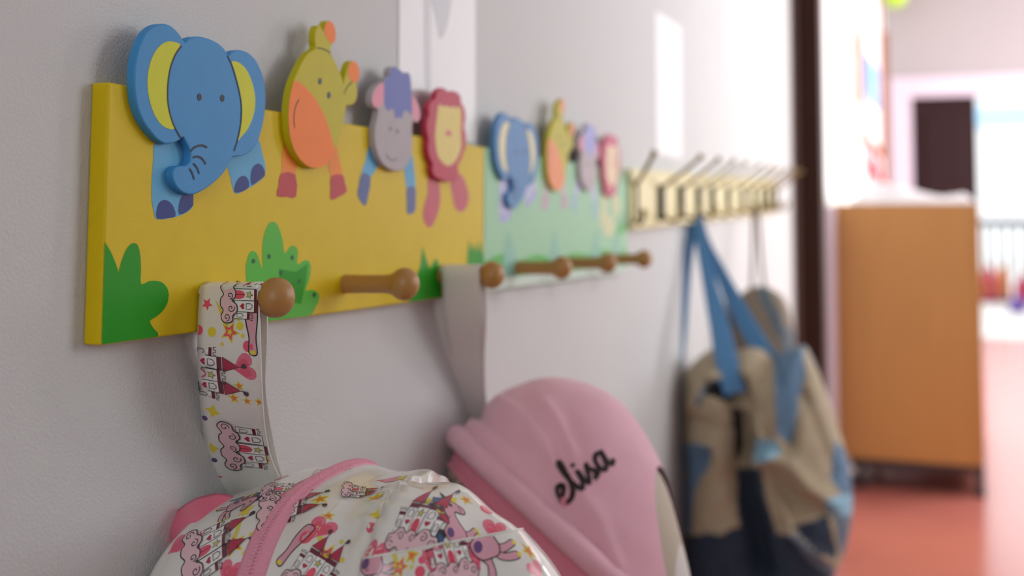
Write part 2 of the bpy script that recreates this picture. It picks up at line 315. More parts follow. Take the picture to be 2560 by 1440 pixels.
rack(BO+ES*LS, 'pale green wooden coat rack with small animal cutouts and empty brown pegs', PAL2, 'green_rack_', True)
def pegpt(i, x):        # world point on the axis of peg i (0..5) at distance x from the wall plane
    s = PEGS[i % 3]+LS*(i//3); return BO+EX*(x-WX)+ES*s+ET*(.0205+.02*(x-XF))

# ------------------------------------------------------------------ long cream rack with metal hooks
A3 = .0125; RO = Vector((WX, 1.619, 1.018))
R3 = empty('hook_rack', RO, 'long cream wooden hook rack with bronze metal hooks beyond the pale green rack', 'coat rack'); R3.rotation_euler = (A3, 0, 0)
m_cream = mat('cream_wood', (232, 220, 160), .45, .08, 14, stretch=(1, .1, 1)); m_bronze = mat('bronze_metal', (150, 128, 80), .35, metal=.7)
m_plate = mat('dark_bronze_plate', (44, 36, 26), .45, metal=.6)
mb = MB(); mb.box((.0002, 0, 0), (.018, 1.545, .088), m_cream, .003); o = mb.build('board'); o.parent = R3
hooky = [.039, .165, .31, .461, .594, .767, .94, 1.085, 1.23, 1.36, 1.485]
hr = random.Random(3)
hk = None
for i, hy in enumerate(hooky):
    if hk is None:
        mb = MB()
        mb.box((.018, -.006, .010), (.0275, .006, .066), m_plate, .002)
        hookm = MB()
        hookm.tube(cr([(.019, 0, .056), (.03, 0, .066), (.05, 0, .080), (.072, 0, .097), (.084, 0, .107)], 4), [.0032]*16+[.0036], m_bronze, 10)
        hookm.tube(cr([(.019, 0, .022), (.034, 0, .012), (.042, 0, .010), (.050, 0, .016), (.052, 0, .024)], 4), .0032, m_bronze, 10)
        for c in ((.086, 0, .109), (.052, 0, .026)):
            bm = bmesh.new(); bmesh.ops.create_uvsphere(bm, u_segments=14, v_segments=8, radius=.0052); hookm.addbm(bm, m_bronze, True, Matrix.Translation(c))
        hk = hookm.build('hook'); hk.parent = R3; pl = mb.build('backplate'); pl.parent = hk; pp = pl; h = hk
    else:
        h = hk.copy(); COL.objects.link(h); h.parent = R3; q = pp.copy(); COL.objects.link(q); q.parent = h
    h.location = (0, hy, 0)
    h.rotation_euler = (0, 0, -.85 if i == 0 else hr.uniform(-.12, .12))

# ------------------------------------------------------------------ papers on the wall
m_paper = mat('white_paper', (240, 242, 244), .5)
def paper(name, y0, y1, z0, z1, pics, label, x=WX, tilt=0.0, cat='poster'):
    mb = MB(); mb.box((x+.0002, y0, z0), (x+.0010, y1, z1), m_paper)
    for k, (pts, c) in enumerate(pics):
        P = [(x+.0012+.0001*k, y0+(y1-y0)*a, z0+(z1-z0)*b) for a, b in [tuple(p) for p in cr(pts, 3, True)]]
        ar = sum(P[i][1]*P[(i+1) % len(P)][2]-P[(i+1) % len(P)][1]*P[i][2] for i in range(len(P)))
        if ar < 0: P = P[::-1]
        mb.add(P, [list(range(len(P)))], mat('print_%d_%d_%d' % c, c, .5), False)
    o = mb.build(name, loc=(x, (y0+y1)/2, z0)); tag(o, label, cat); return o
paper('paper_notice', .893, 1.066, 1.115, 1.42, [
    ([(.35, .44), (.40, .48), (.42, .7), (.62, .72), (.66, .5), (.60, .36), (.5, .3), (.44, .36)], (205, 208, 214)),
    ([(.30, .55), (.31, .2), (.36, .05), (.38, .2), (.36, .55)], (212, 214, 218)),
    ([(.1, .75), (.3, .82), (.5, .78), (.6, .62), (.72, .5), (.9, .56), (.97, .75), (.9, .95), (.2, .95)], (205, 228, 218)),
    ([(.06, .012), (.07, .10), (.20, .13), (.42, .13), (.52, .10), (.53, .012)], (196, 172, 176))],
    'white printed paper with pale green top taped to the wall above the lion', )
paper('paper_notice', 1.843, 2.035, 1.138, 1.372, [([(.2, .55), (.5, .75), (.8, .6), (.7, .3), (.4, .2)], (228, 240, 238)), ([(.3, .8), (.6, .9), (.8, .8), (.5, .75)], (222, 236, 231))], 'small white paper sheet taped to the wall above the cream hook rack')

# ------------------------------------------------------------------ printed fabric motifs
INK = (58, 56, 62)
C_PINK = (226, 186, 194); C_RED = (176, 34, 70); C_MAR = (104, 24, 48); C_YEL = (224, 206, 60); C_ORG = (226, 120, 60); C_WHT = (236, 234, 232); C_HOT = (226, 82, 110)
C_BLU = (44, 88, 140); C_GRN = (60, 140, 110); C_PUR = (92, 60, 120); C_BLK = (38, 36, 46); C_UNI = (214, 156, 172)
def spiral(cx, cy, r, turns, a0, d=1): return [(cx+r*(1-k/18*.85)*math.cos(a0+d*turns*2*math.pi*k/18), cy+r*(1-k/18*.85)*math.sin(a0+d*turns*2*math.pi*k/18)) for k in range(19)]
def rect(a, b, c, d): return [(a, b), (c, b), (c, d), (a, d)]
def heart(cx, cy, s): return [(cx+s*16*math.sin(t)**3/17, cy+s*(13*math.cos(t)-5*math.cos(2*t)-2*math.cos(3*t)-math.cos(4*t))/17) for t in [2*math.pi*k/22 for k in range(22)]]
def box_out(M, r, c): M.append(('f', r, c)); M.append(('s', r+[r[0]], INK, .013))
def m_castle():
    M = []
    for sg in (-1, 1):
        x = lambda v: v*sg
        box_out(M, rect(x(.30), .22, x(.42), .48), C_WHT); M.append(('f', rect(x(.29), .48, x(.43), .53), C_MAR))
        M.append(('s', [(x(.28), .53), (x(.28), .60), (x(.32), .60), (x(.32), .56), (x(.36), .56), (x(.36), .60), (x(.40), .60), (x(.40), .56), (x(.44), .56), (x(.44), .60)], INK, .014))
        box_out(M, rect(x(.10), .22, x(.30), .62), C_WHT); M.append(('f', rect(x(.09), .62, x(.31), .70), C_MAR))
        M.append(('f', [(x(.08), .72), (x(.32), .72), (x(.2), 1.0)], C_RED)); M.append(('s', [(x(.08), .72), (x(.32), .72), (x(.2), 1.0), (x(.08), .72)], INK, .012))
        M.append(('s', [(x(.2), 1.0), (x(.2), 1.08)], INK, .012)); M.append(('f', [(x(.2), 1.03), (x(.26), 1.05), (x(.28), 1.1), (x(.24), 1.13), (x(.2), 1.12)], (70, 50, 60)))
        M.append(('f', heart(x(.2), .38, .055), C_RED))
        M.append(('s', [(x(.15), .46), (x(.25), .46), (x(.25), .54), (x(.22), .58), (x(.18), .58), (x(.15), .54), (x(.15), .46)], INK, .012))
        M.append(('s', [(x(.33), .28), (x(.39), .28), (x(.39), .38), (x(.36), .41), (x(.33), .38), (x(.33), .28)], INK, .011))
    box_out(M, rect(-.10, .2, .10, .66), C_WHT)
    M.append(('s', [(-.12, .66), (-.12, .76), (-.07, .76), (-.07, .71), (-.02, .71), (-.02, .76), (.03, .76), (.03, .71), (.08, .71), (.08, .76), (.12, .76), (.12, .66)], INK, .014)); M.append(('f', rect(-.1, .62, .1, .67), C_MAR))
    M.append(('f', [tuple(p) for p in star(0, .52, .075)], (196, 190, 110))); M.append(('s', star(0, .52, .075)+[star(0, .52, .075)[0]], INK, .009))
    M.append(('f', [(-.075, .2), (.075, .2), (.075, .34), (.05, .41), (0, .44), (-.05, .41), (-.075, .34)], C_HOT)); M.append(('s', [(0, .2), (0, .43)], C_MAR, .012))
    cl = [(-.5, .06), (-.46, .17), (-.36, .19), (-.30, .26), (-.2, .27), (-.13, .2), (-.05, .25), (.06, .23), (.1, .17), (.18, .27), (.3, .28), (.37, .2), (.46, .2), (.5, .1), (.47, 0), (.38, -.04), (.28, .0), (.2, -.06), (.08, -.06), (0, .0), (-.1, -.06), (-.22, -.05), (-.28, .0), (-.4, -.06), (-.48, -.01)]
    cl = [tuple(p) for p in cr(cl, 3, True)]
    M.append(('f', cl, C_PINK)); M.append(('s', cl+[cl[0]], INK, .020))
    for a, b, r, t0, d in ((-.4, .06, .075, 1.5, 1), (-.22, .15, .07, 3, -1), (.02, .13, .065, 0, 1), (.24, .16, .075, 2, -1), (.4, .08, .07, 0, 1)): M.append(('s', spiral(a, b, r, 1.2, t0, d), INK, .016))
    return M
def sm(L, n=3): return [tuple(p) for p in cr(L, n, True)]
def m_unicorn():
    M = []
    for q, c in (([(-.28, .30), (-.40, .36), (-.52, .28), (-.58, .12), (-.55, -.02), (-.47, .08), (-.42, .18), (-.32, .22)], C_BLK), ([(-.44, .30), (-.52, .2), (-.53, .08), (-.46, .16), (-.40, .22)], C_BLU)): M.append(('f', sm(q), c))
    for L in ([(-.26, .12), (-.20, .0), (-.28, -.14), (-.22, -.2), (-.14, -.12), (-.10, .04), (-.12, .14)], [(.02, .12), (.14, .04), (.30, .02), (.34, -.04), (.28, -.08), (.12, -.06), (.0, .02)], [(.04, .2), (.2, .16), (.34, .18), (.38, .12), (.3, .08), (.1, .06)]):
        M.append(('f', sm(L), C_UNI)); q = sm(L); M.append(('s', q+[q[0]], C_BLK, .018))
    for a, b in ((.33, -.03), (.36, .13), (-.24, -.17)): M.append(('f', ell(a, b, .035, .035, 10), C_YEL))
    bd = sm([(-.3, .3), (-.32, .18), (-.24, .08), (-.1, .06), (.04, .06), (.12, .16), (.12, .3), (.14, .44), (.2, .5), (.3, .44), (.38, .42), (.42, .5), (.36, .6), (.28, .7), (.18, .76), (.08, .72), (.0, .58), (-.06, .42), (-.16, .36)])
    M.append(('f', bd, C_UNI)); M.append(('s', bd+[bd[0]], C_BLK, .020))
    mn = [[(.20, .78), (.08, .86), (-.04, .78), (.02, .70), (.1, .74)], [(-.04, .78), (-.12, .70), (-.03, .62), (.02, .70)], [(-.12, .70), (-.17, .56), (-.06, .52), (-.03, .62)], [(-.17, .56), (-.20, .42), (-.1, .36), (-.05, .5)]]
    for q, c in zip(mn, (C_BLU, C_GRN, C_YEL, C_RED)): M.append(('f', q, c)); M.append(('s', q+[q[0]], C_BLK, .014))
    M.append(('f', [(.2, .77), (.28, .73), (.32, .92)], C_BLK)); M.append(('f', ell(.22, .62, .022, .032, 10), C_BLK))
    M.append(('s', [(.3, .46), (.34, .5), (.33, .56)], C_BLK, .014)); M.append(('f', ell(-.2, .24, .09, .06, 12, .6), C_PUR))
    return M
def m_heart(): return [('f', heart(0, 0, .5), (226, 110, 136)), ('f', heart(.03, -.06, .34), (222, 84, 112))]
def m_star(): return [('f', star(0, 0, .5), C_YEL), ('f', star(0, 0, .3), C_ORG)]
def m_pstar(): return [('f', star(0, 0, .5), C_HOT)]
def m_ystar(): return [('f', star(0, 0, .5, 4, .5), C_YEL)]
def m_shoot(): return [('f', [(-.9, .62), (-.55, .46), (-.3, .3), (-.1, .1), (-.2, .02), (-.5, .26), (-.7, .44)], (214, 200, 84)), ('f', star(0, 0, .36), C_YEL), ('f', star(0, 0, .27), C_HOT), ('f', star(0, 0, .12), C_YEL), ('f', ell(.45, .1, .07, .07, 8), C_YEL), ('f', ell(.1, .48, .06, .06, 8), C_YEL), ('f', ell(-.1, -.45, .06, .06, 8), C_YEL)]
def m_dot(): return [('f', ell(0, 0, .5, .5, 14), C_HOT)]
def m_ydot(): return [('f', ell(0, 0, .5, .5, 12), C_YEL)]
def m_pdot(): return [('f', ell(0, 0, .5, .5, 12), C_PUR)]
def m_leg():
    q = sm([(-.10, .5), (-.13, .2), (-.08, -.15), (-.13, -.42), (-.04, -.5), (.06, -.46), (.08, -.15), (.14, .2), (.12, .5)])
    return [('f', q, C_UNI), ('s', q+[q[0]], C_BLK, .03), ('f', ell(-.04, -.44, .07, .05, 10), C_YEL)]
MOT = dict(castle=m_castle(), unicorn=m_unicorn(), heart=m_heart(), star=m_star(), pstar=m_pstar(), ystar=m_ystar(), shoot=m_shoot(), dot=m_dot(), ydot=m_ydot(), pdot=m_pdot(), leg=m_leg())
MOT['castle_top'] = [(e[0], [(a, b-.52) for a, b in e[1]])+tuple(e[2:]) for e in MOT['castle']]
def pm(c): return mat('print_ink_%d_%d_%d' % c, c, .25, coat=.5)
def conform(bvh, p0, T, B, N, pts, off):
    out = []
    for a, b in pts:
        q = p0+T*a+B*b
        h, n, i, d = bvh.ray_cast(q+N*.02, -N, .05)
        if h is None: out.append(None); continue
        if n.dot(N) < 0: n = -n
        if n.dot(N) < .05: out.append(None); continue
        out.append(h+n*off)
    return out
def addclip(mb, V, fs, m):
    fs = [list(f) for f in fs if all(V[i] is not None for i in f)]
    ix = sorted({i for f in fs for i in f}); mp_ = {i: k for k, i in enumerate(ix)}
    if fs: mb.add([V[i] for i in ix], [[mp_[i] for i in f] for f in fs], m)
def stamp_at(mb, bvh, p0, n, upv, size, mot, mf=pm, base=.00012, step=.00005, grid=.0035, sy=1.0):
    B = (upv-n*upv.dot(n)).normalized(); T = B.cross(n)
    for k, e in enumerate(MOT[mot] if isinstance(mot, str) else mot):
        off = base+step*k*.6
        if e[0] == 'f':
            P = [Vector((a*size, b*size*sy)) for a, b in e[1]]
            ar = sum(P[i].x*P[(i+1) % len(P)].y-P[(i+1) % len(P)].x*P[i].y for i in range(len(P)))
            if ar < 0: P = P[::-1]
            nb = []
            for i in range(len(P)):        # subdivide long edges so that the patch follows the cloth
                a, b = P[i], P[(i+1) % len(P)]; c = max(1, int((b-a).length/grid)); nb += [a.lerp(b, j/c) for j in range(c)]
            xs = [p.x for p in nb]; ys = [p.y for p in nb]; pts = list(nb)
            gx = min(xs)+grid/2
            while gx < max(xs):
                gy = min(ys)+grid/2
                while gy < max(ys): pts.append(Vector((gx, gy))); gy += grid
                gx += grid
            try: r = delaunay_2d_cdt(pts, [], [list(range(len(nb)))], 1, 1e-7)
            except Exception: continue
            V = conform(bvh, p0, T, B, n, [(v.x, v.y) for v in r[0]], off)
            addclip(mb, V, r[2], mf(e[2]))
        else:
            q = [Vector((a*size, b*size*sy)) for a, b in e[1]]; pts = [q[0]]
            for i in range(len(q)-1):
                c = max(1, int((q[i+1]-q[i]).length/grid)); pts += [q[i].lerp(q[i+1], (j+1)/c) for j in range(c)]
            L, R = ribbon2(pts, max(e[3]*size, .00035))
            V = conform(bvh, p0, T, B, n, [(v.x, v.y) for v in L+R], off); m_ = len(L)
            addclip(mb, V, [[i, i+m_, i+m_+1, i+1] for i in range(m_-1)], mf(e[2]))
def stamp(mb, bvh, u, v, ang, size, mot, **kw):
    d = ray(u, v).normalized(); h, n, i, ds = bvh.ray_cast(CAM, d, 5)
    if h is None: return False
    if n.dot(d) > 0: n = -n
    a = math.radians(ang); stamp_at(mb, bvh, h, n, UP*math.cos(a)+RT*math.sin(a), size, mot, **kw)
    return True

# ------------------------------------------------------------------ soft bag bodies
def bag_surface(xs, rs, yc, ay, zc, az, nexp, NX, NP, wob=None, scale=1.0, xr=None, var=None):
    x0, x1 = xr or (xs[0], xs[-1]); P = []
    for i in range(NX+1):
        t = i/NX; t = .5-.5*math.cos(math.pi*t); x = x0+(x1-x0)*t; r = max(0.0, interp(xs, rs, x)); row = []
        if var: yc, ay, zc, nexp = var(x)
        for j in range(NP):
            ph = 2*math.pi*j/NP; c, s_ = math.cos(ph), math.sin(ph); k = (abs(c)**nexp+abs(s_)**nexp)**(-1/nexp)
            p = Vector((x, yc-ay*r*scale*k*c, zc+az*r*scale*k*s_))
            if wob: p = wob(p, x, ph, r)
            row.append(p)
        P.append(row)
    return P
def strap_ribbon(mb, L, R, m, th=.0016, n=4, inner=None):
    L = cr(L, n); R = cr(R, n); k = len(L); C = []
    nr = []
    for i in range(k):
        t = (L[min(i+1, k-1)]-L[max(i-1, 0)])+(R[min(i+1, k-1)]-R[max(i-1, 0)]); nr.append((R[i]-L[i]).cross(t).normalized())
    W = 9
    top = [[L[i].lerp(R[i], j/(W-1))+nr[i]*th/2 for j in range(W)] for i in range(k)]
    bot = [[L[i].lerp(R[i], j/(W-1))-nr[i]*th/2 for j in range(W)] for i in range(k)]
    P = [top[i]+bot[i][::-1] for i in range(k)]
    mb.grid(P, m, closed_v=True)
    o = len(mb.v)-k*2*W; i_ = mb.mi(m)
    mb.f += [list(range(o, o+2*W))[::-1], list(range(o+(k-1)*2*W, o+k*2*W))]; mb.m += [i_, i_]; mb.sm += [False, False]

# ---- nearest backpack: glossy print
m_vinyl = mat('white_vinyl', (226, 223, 217), .16, .02, 30, .10, 90, coat=.6)
m_pinkvinyl = mat('pink_vinyl', (232, 110, 138), .2, .08, 30, .1, 60, coat=.6)
m_zip = mat('pink_zipper_tape', (236, 158, 180), .7, .10, 700, .5, 1400); m_teeth = mat('pink_zipper_teeth', (238, 172, 190), .35)
BX = [.020, .021, .026, .036, .06, .09, .13, .147, .154, .161, .180, .195, .209, .232, .249, .257, .260]
BR = [.0, .5, .80, .89, .965, 1.0, .998, .995, .945, .992, .985, .955, .89, .78, .60, .35, .0]
def var1(x):
    t = max(0, min(1, (x-.140)/.03)); t = t*t*(3-2*t)
    return .632-.044*t, .1-.028*t, .759+.012*t, 2.8-.75*t
def sec1(x, ph, off=0.0):
    yc, ay, zc, nx = var1(x); c, s_ = math.cos(ph), math.sin(ph); kk = (abs(c)**nx+abs(s_)**nx)**(-1/nx); r = interp(BX, BR, x)
    p = wob1(Vector((x, yc-ay*r*kk*c, zc+.13*r*kk*s_)), x, ph, r); d = Vector((0, p.y-yc, p.z-zc)).normalized()
    return p+d*off
def wob1(p, x, ph, r):
    t = math.exp(-((x-.155)/.016)**2)
    a = .0016*math.sin(ph*34+3*math.sin(ph*5))*t + .0022*math.sin(ph*7+x*70)*math.exp(-((x-.19)/.04)**2)
    a += .0012*math.sin(x*150+ph*3)
    d = Vector((0, p.y-.632, p.z-.759)); 
    if d.length > 1e-6: d.normalize()
    q = p+d*a*min(1, r*1.2)
    k = max(0, min(1, (.885-p.z)/.05)); k = k*k*(3-2*k); q.x = max(.0092, q.x-.017*k*max(0, 1-(x-.02)/.06))
    return q
bag1 = empty('backpack', (.13, .632, .63), 'glossy white backpack printed with castles and unicorns hanging on nearest peg', 'backpack', None)
P1 = bag_surface(BX, BR, .632, .1, .759, .13, 2.8, 150, 220, wob1, var=var1)
body = MB(); body.grid(P1, m_vinyl, closed_v=True); bv = body.bvh()
mB = [(465, 1405, 65, .040, 'castle'), (655, 1275, 78, .034, 'castle'), (560, 1280, 62, .030, 'unicorn'), (445, 1362, 20, .016, 'heart'), (505, 1337, 0, .007, 'pstar'), (525, 1357, 0, .007, 'dot'), (585, 1362, 30, .022, 'shoot'),
      (575, 1315, 0, .008, 'pstar'), (615, 1276, 20, .012, 'ystar'), (735, 1245, 0, .010, 'ystar'), (690, 1237, 10, .012, 'ystar'), (660, 1232, 70, .026, 'castle'), (790, 1185, 80, .020, 'castle'), (835, 1173, 30, .012, 'star'), (700, 1195, 0, .012, 'heart'),
      (575, 1430, 0, .018, 'heart'), (735, 1362, 14, .026, 'leg'), (805, 1318, 15, .018, 'heart'), (765, 1343, 0, .008, 'dot'), (815, 1390, 20, .022, 'shoot'), (752, 1478, 20, .030, 'castle'), (860, 1225, 75, .020, 'castle'), (800, 1248, 10, .012, 'star'),
      (820, 1290, 0, .009, 'star'), 
      (1022, 1372, -4, .027, 'castle', 1.35), (1168, 1362, -6, .028, 'unicorn', 1.35), (932, 1385, 0, .018, 'heart', 1.3), (930, 1317, 0, .007, 'dot'), (940, 1245, 0, .012, 'star'), (975, 1200, 0, .012, 'heart', 1.5), (1065, 1250, 0, .010, 'ystar'), (1130, 1250, 0, .009, 'ystar'),
      (1080, 1263, 0, .004, 'pdot'), (1235, 1320, 10, .014, 'heart', 1.3), (1075, 1362, 0, .007, 'pstar'), (1165, 1250, 15, .009, 'star'), (1216, 1275, 0, .008, 'dot'), (1005, 1195, 0, .009, 'ystar'), (938, 1290, 0, .009, 'ystar'), (1200, 1345, 0, .008, 'ystar'), (1085, 1305, 0, .005, 'dot')]
for u, v, a, s_, k, *q in mB: stamp(body, bv, u, v, a, s_, k, sy=q[0] if q else 1.0)
rr = random.Random(11)
for i in range(150):                       # the rest of the print, out of the picture
    x = rr.uniform(.03, .25); ph = rr.uniform(0, 2*math.pi); r = interp(BX, BR, x)
    c = math.cos(ph); q = sec1(x, ph); u, v = proj(q)
    if 300 < u < 1420 and v < 1500 and c > -.6: continue
    h, n, idx, d = bv.find_nearest(q)
    if n.dot(q-Vector((.12, .632, .759))) < 0: n = -n
    stamp_at(body, bv, h, n, Vector((rr.uniform(-.6, .6), rr.uniform(-.3, .3), 1)), *[(.038, 'castle'), (.036, 'unicorn'), (.017, 'heart'), (.015, 'star'), (.022, 'shoot')][i % 5], grid=.005)
m_stitch = mat('cream_thread', (226, 214, 190), .6)
for xs_ in (.062, .1215):                 # stitched seams along the zipper
    for k in range(70):
        q = sec1(xs_, .35+k*.035); h, n, idx, d = bv.find_nearest(q)
        if n.dot(q-Vector((.12, .632, .759))) < 0: n = -n
        stamp_at(body, bv, h, n, n.cross(Vector((1, 0, 0))), .0024, [('s', [(0, -.5), (0, .5)], (226, 214, 190), .16)], base=.0004)
body.build('body', bag1)
loop_pt = sec1
zt = MB(); tape = []
prof = [(.0822, -.001), (.0826, .0008), (.0855, .0011), (.0872, .0016), (.0885, .0024), (.0900, .0029), (.0908, .0018), (.0916, .0029), (.0931, .0024), (.0944, .0016), (.0962, .0011), (.0990, .0008), (.0994, -.001)]
zt.grid([[loop_pt(x, .05+k*.02, h) for x, h in prof] for k in range(150)], m_zip)
zp = zt.build('zipper', bag1)
tt = MB()
for k in range(360):
    ph = .08+k*.008; a = 1 if k % 2 else -1; x = .0908+a*.0009
    c = loop_pt(x, ph, .0031); n = (c-Vector((x, .632, .759))).normalized(); t = n.cross(EX)
    M = Matrix.Translation(c) @ Matrix((EX, t, n)).transposed().to_4x4()
    tt.box((-.0013, -.0003, -.0009), (.0013, .0003, .0005), m_teeth, 0, M)
tt.build('zipper_teeth', zp)
# front pocket: an outer layer lying on the lower front, its hem is the diagonal fold
P2 = bag_surface(BX, BR, .632, .1, .759, .13, 2.8, 110, 160, wob1, 1.0, (.150, .260), var1)
pts3 = []
for u, v in ((915, 1395), (1290, 1325)):
    h, n, i, d = bv.ray_cast(CAM, ray(u, v).normalized(), 5); pts3.append(h or ony(u, v, .56))
far = pts3[1]+(pts3[1]-CAM)*.2
pn = (pts3[1]-pts3[0]).cross(far-pts3[0]).normalized()
if pn.z < 0: pn = -pn
cen = Vector((.12, .632, .759)); pk = bmesh.new()
mp = MB(); mp.grid([[p+(p-cen).normalized()*(.0026+.0008*math.sin(p.x*160)) for p in r] for r in P2], m_vinyl, closed_v=True)
vs = [pk.verts.new(v) for v in mp.v]
for f in mp.f: pk.faces.new([vs[i] for i in f])
bmesh.ops.bisect_plane(pk, geom=pk.verts[:]+pk.edges[:]+pk.faces[:], plane_co=pts3[0], plane_no=pn, clear_outer=True)
bmesh.ops.bisect_plane(pk, geom=pk.verts[:]+pk.edges[:]+pk.faces[:], plane_co=(.1555, 0, 0), plane_no=(-1, 0, 0), clear_outer=True)
bmesh.ops.remove_doubles(pk, verts=pk.verts[:], dist=1e-6)
hem = [(e.verts[0].co.copy(), e.verts[1].co.copy()) for e in pk.edges if e.is_boundary and abs((e.verts[0].co-pts3[0]).dot(pn)) < 1e-4 and abs((e.verts[1].co-pts3[0]).dot(pn)) < 1e-4]
pock = MB(); pock.addbm(pk, m_vinyl); pbv = pock.bvh()
def chain(segs):
    segs = list(segs); path = list(segs.pop(0)); go = True
    while go and segs:
        go = False
        for i, (a, b) in enumerate(segs):
            for p, q in ((a, b), (b, a)):
                if (p-path[-1]).length < 1e-5: path.append(q); segs.pop(i); go = True; break
                if (p-path[0]).length < 1e-5: path.insert(0, q); segs.pop(i); go = True; break
            if go: break
    return path
if hem: pock.tube(chain(hem)[::2], .0007, m_vinyl, 8)
for u, v, a, s_, k, q in [(1085, 1393, 5, .014, 'heart', 1.4), (1178, 1388, -10, .014, 'heart', 1.4), (1127, 1378, 0, .011, 'star', 1.3), (1248, 1400, -18, .034, 'unicorn', 1.3), (1000, 1418, 10, .014, 'shoot', 1.3), (945, 1445, -10, .026, 'unicorn', 1.3), (1140, 1450, 0, .026, 'castle', 1.3), (1322, 1378, 0, .010, 'star', 1.3), (1050, 1430, 0, .006, 'dot', 1), (1055, 1400, 0, .004, 'dot', 1), (1205, 1362, 0, .008, 'star', 1.2), (1030, 1388, 0, .009, 'star', 1.2), (1340, 1425, 0, .012, 'heart', 1.2)]:
    stamp(pock, pbv, u, v, a, s_, k, sy=q)
pock.build('front_pocket', bag1)
# hanging loop over the first peg
lp = MB(); pk0 = pegpt(0, .04)
yF, yB = pk0.y-.0088, pk0.y+.0088
LL = [ony(u, v, y) for u, v, y in ((560, 1290, .66), (541, 1245, .650), (530, 1190, .638), (512, 1100, .622), (501, 1000, .607), (495, 880, yF), (498, 760, yF), (505, 712, yF))]
RR = [ony(u, v, y) for u, v, y in ((730, 1260, .66), (703, 1200, .650), (680, 1150, .638), (664, 1080, .622), (657, 1000, .607), (652, 880, yF), (650, 760, yF), (653, 712, yF))]
arc = [(-.0088*math.cos(a), .0088*math.sin(a)) for a in (math.radians(20), math.radians(55), math.radians(90), math.radians(125), math.radians(160))]
for dy, dz in arc[:]:
    LL.append(Vector((.0205, pk0.y+dy, pegpt(0, .0205).z+dz))); RR.append(Vector((.0600, pk0.y+dy, pegpt(0, .06).z+dz)))
LL += [ony(u, v, y) for u, v, y in ((520, 760, yB), (518, 850, yB+.001), (514, 950, yB+.008), (520, 1020, yB+.016), (530, 1100, yB+.028), (545, 1180, yB+.040), (555, 1250, yB+.05))]
RR += [ony(u, v, y) for u, v, y in ((669, 760, yB), (668, 850, yB+.001), (664, 950, yB+.008), (670, 1020, yB+.016), (684, 1100, yB+.028), (702, 1180, yB+.040), (716, 1250, yB+.05))]
strap_ribbon(lp, LL, RR, m_vinyl, .0014, 6); lbv = lp.bvh()
for u, v, a, s_, k in [(562, 735, 90, .034, 'castle'), (575, 830, 25, .020, 'shoot'), (530, 935, 90, .040, 'castle_top'), (612, 918, 75, .019, 'heart'), (620, 866, 0, .007, 'dot'), (598, 965, 0, .008, 'star'), (585, 995, 0, .009, 'star'), (618, 1003, 0, .007, 'star'), (532, 1028, 20, .011, 'ystar'), (562, 1112, 90, .042, 'castle'), (518, 760, 30, .008, 'pstar'), (497, 825, 0, .006, 'dot'), (531, 1120, 0, .010, 'ystar'), (540, 1192, 10, .010, 'pstar'), (512, 1045, 0, .004, 'pdot'), (640, 1150, 60, .012, 'heart'), (630, 825, -8, .030, 'leg'), (530, 830, 0, .006, 'ydot'), (600, 815, 0, .005, 'ydot'), (536, 1150, 0, .004, 'pdot'), (545, 1222, 0, .011, 'ystar'), (540, 700, 0, .008, 'ystar'), (656, 950, 172, .028, 'leg'), (665, 1150, 20, .01, 'star'), (648, 1005, 0, .007, 'star')]:
    stamp(lp, lbv, u, v, a, s_, k, grid=.006)
lp.build('hanging_loop', bag1)
ss = MB()
strap_ribbon(ss, [ony(u, v, y) for u, v, y in ((640, 1262, .63), (560, 1238, .61), (510, 1243, .602), (478, 1255, .598), (440, 1283, .597), (414, 1312, .596), (402, 1372, .595), (385, 1450, .592), (380, 1500, .592))],
             [ony(u, v, y) for u, v, y in ((640, 1330, .60), (560, 1300, .59), (520, 1300, .585), (490, 1312, .582), (462, 1330, .582), (452, 1352, .582), (462, 1400, .582), (442, 1470, .58), (425, 1530, .58))], m_pinkvinyl, .0022, 5)
ss.build('shoulder_strap', bag1)

# ---- second backpack: pink plush
m_plush = mat('pink_plush', (238, 184, 200), .85, .05, 50, .25, 1500, sheen=.35); m_plush2 = mat('pink_lining', (226, 138, 158), .85, .06, 60, sheen=.2)
m_beige = mat('beige_print_cloth', (190, 178, 160), .7, .1, 40, .1, 200); m_stripe = mat('brown_stripe', (120, 104, 84), .7); m_wband = mat('white_webbing', (222, 218, 212), .8, .03, 300, .3, 900)
QX = [.012, .013, .018, .03, .06, .10, .14, .168, .202, .222, .230, .232]; QR = [0, .62, .76, .83, .94, 1.0, .965, .875, .61, .28, .10, 0]
bag2 = empty('backpack', (.12, 1.03, .51), 'pink plush backpack with black stitched name hanging by white loop from peg', 'backpack', None)
Yc, Zc, Ay, Az = 1.03, .695, .095, .190
def wob2(p, x, ph, r): return p
Q1 = bag_surface(QX, QR, Yc, Ay*.97, Zc, Az*.965, 2.05, 60, 90, wob2)
b2 = MB()
def stripe(c): return m_stripe if (math.sin(c.z*330+c.x*60) > .35 and c.x < .11) else m_wband if c.x > .221 else m_beige
b2.grid(Q1, m_beige, closed_v=True, mf=stripe); b2v = b2.bvh(); b2.build('body', bag2)
base2 = MB(); Q0 = bag_surface(QX, QR, Yc, Ay, Zc, Az, 2.05, 60, 90); base2.grid(Q0, m_plush, closed_v=True); q0v = base2.bvh()
def hit(bvh_, u, v):
    h, n, i, d = bvh_.ray_cast(CAM, ray(u, v).normalized(), 8); return h or ony(u, v, .96)
K6 = lambda L: [(1000+a/1.7145, 600+b/1.7145) for a, b in L]
